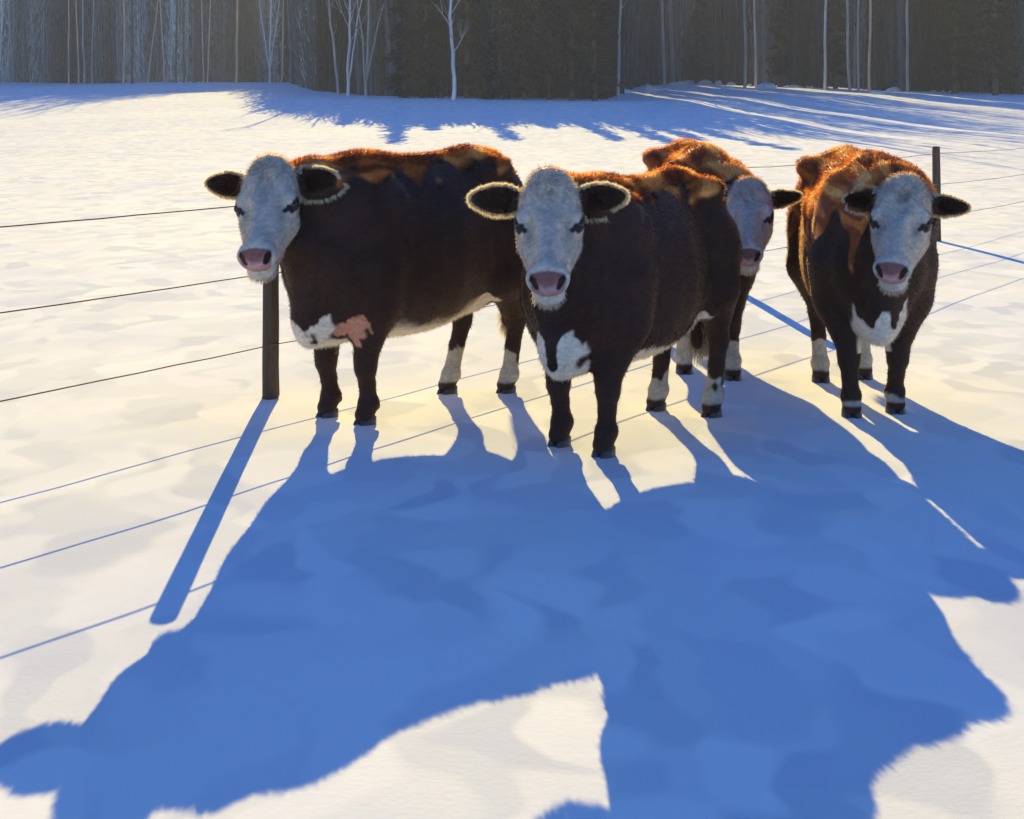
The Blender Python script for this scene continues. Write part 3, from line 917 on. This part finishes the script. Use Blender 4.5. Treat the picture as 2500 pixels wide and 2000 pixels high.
def wavy(base, top, n, amp, r_):
    t = np.linspace(0, 1, n)[:, None]
    p = base + (top - base) * t
    w = np.cumsum(r_.normal(size=(n, 3)) * amp, 0) * np.array((1, 1, 0)); w -= w[0]
    return p + w

def bare_tree(px, py, h, rad, col, lean, label, fork=0, seed=0, nbr=9):
    """slender leafless tree: trunk (with forks) and a crown of bare branches"""
    r_ = np.random.default_rng(seed + 900)
    x, y, z = pos_at(px, max(py, edge_y(px) + 1.5))
    root = empty('bare_tree', (x, y, z))
    tag(root, label, 'tree', 'bare trees along the edge of the woods')
    T = TubeSet(); Bt = TubeSet()
    top = np.array((lean * h, r_.normal() * 0.3, h))
    pts = wavy(np.array((0, 0, -0.2)), top, 14, 0.06, r_)
    T.tube(pts, np.linspace(rad * 1.15, rad * 0.3, 14), col, 7)
    for k in range(fork):
        s = 1 if k % 2 == 0 else -1
        i0 = 1 + (k // 2) * 2
        e = pts[i0] + np.array((s * h * r_.uniform(0.10, 0.16) + lean * h * 0.5, r_.normal() * 0.3, h * 0.75))
        T.tube(wavy(pts[i0], e, 9, 0.05, r_), np.linspace(rad * 0.75, rad * 0.2, 9), col, 6)
    for k in range(nbr):
        i0 = r_.integers(4, 13); a = r_.uniform(0, 6.28); L = h * r_.uniform(0.08, 0.2)
        e = pts[i0] + np.array((math.cos(a) * L * 0.6, math.sin(a) * L * 0.6, L))
        Bt.tube(wavy(pts[i0], e, 5, 0.05, r_), np.linspace(rad * 0.3, rad * 0.08, 5), np.array(col) * 0.7, 4)
        for j in range(3):
            e2 = e + np.array((r_.normal() * L * 0.3, r_.normal() * L * 0.3, L * 0.35))
            Bt.tube([pts[i0] * 0.4 + e * 0.6, e2], [rad * 0.12, rad * 0.05], np.array(col) * 0.6, 3)
    T.build('trunk', M_BARK, root)
    Bt.build('crown', M_BARK, root)
    return root

GREY = (0.48, 0.42, 0.35); TAN = (0.80, 0.48, 0.27); PALE = (0.80, 0.74, 0.64); DKB = (0.14, 0.09, 0.055)
left = 'in the pale left-hand woods'
BT = [
 (168, 203, TAN, 0.08, 0.0, 0, 'leftmost slender tan trunk ' + left), (192, 205, TAN, 0.08, -0.03, 0, 'tan trunk leaning left, second from the left'),
 (206, 203, GREY, 0.10, 0.0, 0, 'thin grey trunk right of the left-leaning tan one'), (226, 203, GREY, 0.07, 0.0, 0, 'thinnest grey trunk, fourth from the left'),
 (302, 205, TAN, 0.12, 0.02, 0, 'tan trunk standing against a brown bush, left woods'), (322, 203, DKB, 0.14, 0.0, 0, 'dark brown trunk beside a tan one in the left woods'),
 (360, 203, TAN, 0.08, 0.13, 0, 'thin trunk leaning strongly to the right in the left woods'), (402, 203, TAN, 0.08, -0.05, 0, 'thin tan trunk just right of the strongly leaning one'),
 (430, 203, DKB, 0.12, 0.0, 0, 'dark thin trunk, first of a dark trio'), (449, 203, DKB, 0.10, 0.01, 0, 'dark thin trunk, middle of a dark trio'),
 (473, 203, DKB, 0.12, 0.02, 0, 'dark thin trunk, last of a dark trio'), (497, 204, TAN, 0.08, -0.03, 0, 'tan trunk curving left beside the dark trio'),
 (506, 200, TAN, 0.08, 0.06, 0, 'short tan trunk leaning right behind the dark trio'), (577, 205, TAN, 0.12, 0.0, 0, 'bright tan trunk standing alone'),
 (659, 204, PALE, 0.11, 0.0, 2, 'pale forked trunk near the corner where the dark woods begin'), (686, 204, TAN, 0.09, 0.02, 0, 'thin tan trunk right of the pale forked one'),
 (850, 224, PALE, 0.11, 0.0, 1, 'white birch trunk at the start of the dark woods'), (826, 218, GREY, 0.10, -0.10, 0, 'grey trunk leaning left over the white birch'),
 (894, 222, GREY, 0.11, 0.03, 2, 'grey trunk forking into a V low down'), (1106, 238, PALE, 0.12, 0.0, 0, 'white trunk standing alone before the darkest trees'),
 (1508, 222, GREY, 0.11, 0.02, 0, 'pale grey trunk at the right edge of the black evergreens'), (1622, 216, GREY, 0.12, -0.02, 0, 'broad grey trunk left of the snow clumps'),
 (1818, 218, GREY, 0.12, 0.01, 0, 'grey trunk rising from the middle of the snow clumps'), (1845, 214, PALE, 0.09, 0.0, 0, 'short pale trunk just behind a snow clump'),
 (2014, 220, PALE, 0.10, 0.02, 0, 'pale trunk left of a near-black hollow'), (2076, 222, GREY, 0.11, -0.02, 0, 'grey trunk right of a near-black hollow'),
 (2096, 222, GREY, 0.09, 0.02, 0, 'thin grey trunk leaning right beside another grey trunk'), (2122, 230, TAN, 0.09, 0.01, 0, 'tan trunk by the two snow clumps at the right'),
 (2216, 222, GREY, 0.10, 0.0, 0, 'rightmost pale grey trunk'),
]
for i, (px, py, col, rad, lean, fork, lab) in enumerate(BT):
    bare_tree(px, py, wood_h(px) * random.uniform(0.8, 1.0), rad * 1.2, col, lean, lab, fork, i)

def evergreen(px, py, h, rw, label, seed, dk=1.0):
    """conifer: tapered trunk with whorls of drooping boughs, each bough a fan of leaf-sized faces"""
    r_ = np.random.default_rng(seed + 300)
    x, y, z = pos_at(px, py)
    root = empty('evergreen_tree', (x, y, z))
    tag(root, label, 'tree', 'dark evergreens at the edge of the woods')
    T = TubeSet()
    T.tube(wavy(np.array((0, 0, -0.2)), np.array((0, 0, h * 0.98)), 8, 0.03, r_), np.linspace(0.24, 0.03, 8), np.array(DKB) * 0.8, 7)
    nb = int(h * 11)
    vs, cs = [], []
    for k in range(nb):
        t = r_.uniform(0.03, 1) ** 0.9
        zc = t * h; L = rw * (1 - t) ** 0.75 * r_.uniform(0.55, 1.12) + 0.15
        a = r_.uniform(0, 6.28); dr = np.array((math.cos(a), math.sin(a), 0))
        T.tube([(0, 0, zc), dr * L * 0.6 + (0, 0, zc + 0.05), dr * L + (0, 0, zc - 0.16 * L)], [0.03, 0.02, 0.008], np.array(DKB) * 0.8, 3)
        m = int(10 + L * 26)
        s = r_.uniform(0.08, 1, m); 
        c_ = dr[None] * (L * s)[:, None] + np.stack([r_.normal(size=m) * 0.16, r_.normal(size=m) * 0.16, zc - 0.16 * L * s ** 2 - r_.uniform(0, 0.40, m)], 1)
        e1 = r_.normal(size=(m, 3)) * 0.09; e2 = r_.normal(size=(m, 3)) * 0.06 + np.array((0, 0, -0.17))
        vs.append(np.stack([c_ - e1, c_ + e1, c_ + e2], 1).reshape(-1, 3))
        g = r_.uniform(0.5, 1.5) * r_.uniform(0.7, 1.3, (m, 1)) * dk
        cs.append(np.repeat(np.array((0.020, 0.018, 0.015)) * g, 3, axis=0))
    T.build('trunk', M_BARK, root)
    V_ = np.concatenate(vs)
    mesh_obj('crown', V_, np.arange(len(V_)).reshape(-1, 3), M_NEEDLE, root, np.concatenate(cs), smooth=False)
EG = [  # (photo px, photo py, radius, label)
     (812, 222, 1.5, 'black evergreen at the left corner of the dark woods, behind the white birch'),
      (905, 227, 1.3, 'dark evergreen right of the grey V-forked trunk'), (985, 240, 1.5, 'dark evergreen between the V-forked trunk and the lone white trunk'),
      (1040, 240, 1.5, 'dark evergreen just left of the lone white trunk'), (1140, 241, 1.3, 'dark evergreen just right of the lone white trunk'),
      (1222, 243, 1.5, 'near-black evergreen behind the head of the left cow, right of the white trunk'),
      (1280, 243, 1.5, 'evergreen second to the right of the lone white trunk'), (1340, 243, 1.3, 'evergreen rising above the middle cow, greyer than its neighbours'),
      (1395, 245, 1.7, 'blackest evergreen, left of a matching one'), (1452, 245, 1.7, 'blackest evergreen at the right end of the near row'),
      (1710, 206, 1.3, 'narrow black evergreen behind the snow clumps'), (1912, 216, 1.5, 'tall black evergreen left of the purple-grey gap'),
      (2040, 222, 1.4, 'dark evergreen filling the hollow between pale trunks'), (2330, 234, 2.0, 'broad dark evergreen near the right edge'),
      (2430, 238, 1.8, 'broad dark evergreen at the right edge of the picture')]
for i, (px, py, rw, lab) in enumerate(EG):
    evergreen(px, py, wood_h(px) * (0.92 + 0.30 * ((i * 7) % 5) / 4), rw, lab, i)

# the woods behind the first trees: a mass of stems nobody could count
def far_woods():
    r_ = np.random.default_rng(77)
    T = TubeSet()
    # sun lanes: bands along the sun's direction left free of stems
    lanes = []
    for lp, ly, lw in ((1526, 222, .5), (1586, 216, .6), (1655, 211, .8), (1723, 208, .7), (1780, 213, .6), (1868, 216, 1.3), (1931, 218, .8), (2160, 228, 1.3), (2290, 232, .5), (2420, 236, .6)):
        lx, ly_, _ = pos_at(lp, ly)
        lu = lx + math.tan(-SUN_AZ) * (ly_ - 100)
        lanes.append((lu - lw, lu + lw))
    n = 0
    while n < 6500:
        px = r_.uniform(-500, 3000)
        x0, y0, _ = pos_at(px, edge_y(px))
        dep = 4.0 + r_.exponential(16)
        if dep > 75: continue
        y = y0 + dep; x = (px - 1250) / FPX * y
        u = x + math.tan(-SUN_AZ) * (y - 100) 
        if px > 1500 and any(a < u < b for a, b in lanes): continue
        z = float(_pchip(y))
        h = wood_h(px) * r_.uniform(0.62, 1.04)
        near = px > 700 + r_.normal() * 40
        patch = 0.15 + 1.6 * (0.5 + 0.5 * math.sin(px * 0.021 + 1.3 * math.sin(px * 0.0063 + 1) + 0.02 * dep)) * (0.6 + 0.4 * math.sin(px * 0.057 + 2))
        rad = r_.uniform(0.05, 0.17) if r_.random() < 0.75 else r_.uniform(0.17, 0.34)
        base = np.array((0.112, 0.116, 0.102)) if near else np.array((0.46, 0.43, 0.36))  # left-hand stems paled: distance haze painted into the bark
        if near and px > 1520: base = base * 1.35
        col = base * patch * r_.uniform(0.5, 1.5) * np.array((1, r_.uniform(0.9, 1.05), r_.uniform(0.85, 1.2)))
        b = np.array((x, y, z - 0.3)); tp = b + np.array((r_.normal() * 0.035 * h, r_.normal() * 0.03 * h, h))
        pts = wavy(b, tp, 5, 0.07, r_)
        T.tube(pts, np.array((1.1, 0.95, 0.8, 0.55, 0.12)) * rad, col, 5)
        for j in range(5):
            i0 = r_.integers(1, 4); a = r_.uniform(0, 6.28); L = r_.uniform(0.8, 2.4)
            T.tube([pts[i0], pts[i0] + np.array((math.cos(a) * L * 0.5, math.sin(a) * L * 0.5, L))], [rad * 0.35, 0.02], col * 0.8, 3)
        n += 1
    n = 0
    while n < 2600:
        px = r_.uniform(1480, 2560)
        x0, y0, _ = pos_at(px, edge_y(px))
        y = y0 + r_.uniform(62, 95); x = (px - 1250) / FPX * y
        z = float(_pchip(y)); h = r_.uniform(13, 17); rad = r_.uniform(0.10, 0.28)
        b = np.array((x, y, z - 0.3)); tp = b + np.array((r_.normal() * 0.4, r_.normal() * 0.4, h))
        T.tube(wavy(b, tp, 4, 0.06, r_), np.array((1.1, 1.0, 0.85, 0.5)) * rad, np.array((0.112, 0.116, 0.102)) * r_.uniform(0.4, 1.4), 5)
        n += 1
    o = T.build('woodland', M_BARK)
    tag(o, 'deep leafless woods of countless grey-brown stems behind the first trees', 'woods', kind='stuff')
    # brush along the edge, plus crown twigs added up high to block the sun
    m = 330000
    px = r_.uniform(-500, 3000, m)
    vs = np.zeros((m, 3, 3)); cs = np.zeros((m, 3, 3))
    ey = np.interp(px, [e[0] for e in EDGE], [e[1] for e in EDGE])
    ys = np.linspace(3, 400, 4000); p = 277 + FPX * (CAMH - _pchip(ys)) / ys
    y0 = np.interp(-ey, -p, ys)
    y = y0 + np.where((px > 770) & (px < 1500), 5.0, 2.5) + r_.exponential(9, m); x = (px - 1250) / FPX * y; z = _pchip(y)
    u = x + math.tan(-SUN_AZ) * (y - 100)
    inl = np.zeros(m, bool)
    for a, b in lanes: inl |= (u > a) & (u < b) & (px > 1500)
    keep = ~inl
    hh = r_.uniform(0, 1, m) ** np.where(r_.random(m) < 0.5, 1.6, 0.75) * np.interp(px, [e[0] for e in HGT], [e[1] for e in HGT]) * r_.uniform(0.72, 0.98, m)
    L = r_.uniform(0.5, 1.6, m)
    b = np.stack([x, y, z + hh - 0.1], 1)
    tip = b + np.stack([r_.normal(size=m) * 0.22 * L, r_.normal(size=m) * 0.2 * L, L], 1)
    wd = r_.uniform(0.02, 0.075, m); sd = np.stack([wd, r_.normal(size=m) * 0.02, 0 * wd], 1)
    vs[:, 0] = b - sd; vs[:, 1] = b + sd; vs[:, 2] = tip
    base = np.where((px > 700 + r_.normal(size=m) * 45)[:, None], np.array((0.092, 0.094, 0.084)), np.array((0.46, 0.43, 0.35)))  # left-hand twigs carry the same painted haze
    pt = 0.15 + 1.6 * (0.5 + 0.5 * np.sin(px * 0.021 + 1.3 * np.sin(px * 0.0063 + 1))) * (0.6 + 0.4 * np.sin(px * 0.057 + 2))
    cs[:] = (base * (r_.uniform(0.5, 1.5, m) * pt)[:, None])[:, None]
    vs = vs[keep].reshape(-1, 3); cs = cs[keep].reshape(-1, 3)
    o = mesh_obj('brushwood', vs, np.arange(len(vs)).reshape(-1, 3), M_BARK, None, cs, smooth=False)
    tag(o, 'thin bare twigs and brush along the woods, with crown twigs added to cast shade', 'brush', kind='stuff')
far_woods()

# snow clumps caught on stumps inside the right-hand woods
SC = [(1526, 214, 26, 8, 'snow clump furthest left, at the foot of the pale grey trunk'), (1584, 207, 22, 8, 'snow clump over a lower dimmer one, left group'),
      (1590, 219, 22, 8, 'dim lower snow clump, left group'), (1641, 206, 20, 8, 'snow clump just below the long upper one of the left group'),
      (1658, 195, 34, 9, 'long snow clump, highest of the left group'), (1723, 201, 30, 10, 'wide snow clump at the foot of the narrow black evergreen'),
      (1755, 202, 18, 10, 'small round snow clump right of a wide one'), (1786, 197, 22, 9, 'dim grey snow clump in shade'),
      (1778, 216, 32, 8, 'snow clump below the dim grey one'), (1832, 197, 9, 8, 'tiny snow clump left of the pale short trunk'),
      (1862, 198, 28, 8, 'snow clump right above the largest one'), (1872, 213, 52, 14, 'largest snow clump of all'),
      (1931, 212, 40, 10, 'long snow clump right of the largest one'), (1987, 208, 18, 7, 'small snow clump left of the near-black hollow'),
      (2144, 229, 34, 9, 'lower left of the two snow clumps beside the tan trunk'), (2180, 219, 34, 12, 'upper right of the two snow clumps beside the tan trunk')]
for i, (px, py, wpx, hpx, lab) in enumerate(SC):
    x, y, z = pos_at(px, max(py + hpx * 0.5, edge_y(px) + 0.6))
    a = 1.15 * wpx / FPX * y / 2; b = a * 0.7; h = hpx / FPX * y * 1.3
    r_ = np.random.default_rng(i + 600); ph = r_.uniform(0, 6.28, 4)
    vs, fs = [], []; nr, nn = 7, 18
    for k in range(nr):
        t = k / (nr - 1); rr = math.cos(t * math.pi / 2) ** 0.6 if k < nr - 1 else 0.02
        for j in range(nn):
            an = 2 * math.pi * j / nn
            q = rr * (1 + 0.14 * math.sin(2 * an + ph[0]) + 0.09 * math.sin(3 * an + ph[1]) + 0.05 * math.sin(7 * an + ph[2]))
            vs.append((a * q * math.cos(an), b * q * math.sin(an), h * math.sin(t * math.pi / 2) * (1 + 0.1 * math.sin(an + ph[3])) - 0.05))
    for k in range(nr - 1):
        for j in range(nn):
            fs.append((k * nn + j, k * nn + (j + 1) % nn, (k + 1) * nn + (j + 1) % nn, (k + 1) * nn + j))
    tag(mesh_obj('snow_clump', np.array(vs), np.array(fs), M_SNOW, None, loc=(x, y, z)), lab, 'snow clump', 'snow clumps lying in the right-hand woods')

# ------------------------------------------------------------------ winter air
hz = bpy.data.meshes.new('haze')
x0, x1, y0_, y1_, z0_, z1_ = -760, 760, -70, 1250, -2.0, 62.0
hv = [(x, y, z) for z in (z0_, z1_) for y in (y0_, y1_) for x in (x0, x1)]
hz.from_pydata(hv, [], [(0, 2, 3, 1), (4, 5, 7, 6), (0, 1, 5, 4), (2, 6, 7, 3), (0, 4, 6, 2), (1, 3, 7, 5)])
hzo = bpy.data.objects.new('haze', hz); COL.objects.link(hzo)
tag(hzo, kind='stuff')
hm = bpy.data.materials.new('haze'); hm.use_nodes = True
ht = hm.node_tree; ht.nodes.remove(ht.nodes['Principled BSDF'])
pv = ht.nodes.new('ShaderNodeVolumePrincipled')
pv.inputs['Color'].default_value = (0.86, 0.9, 0.95, 1)
pv.inputs['Density'].default_value = 0.0008
pv.inputs['Anisotropy'].default_value = 0.0
ht.links.new(pv.outputs[0], ht.nodes['Material Output'].inputs['Volume'])
hz.materials.append(hm)
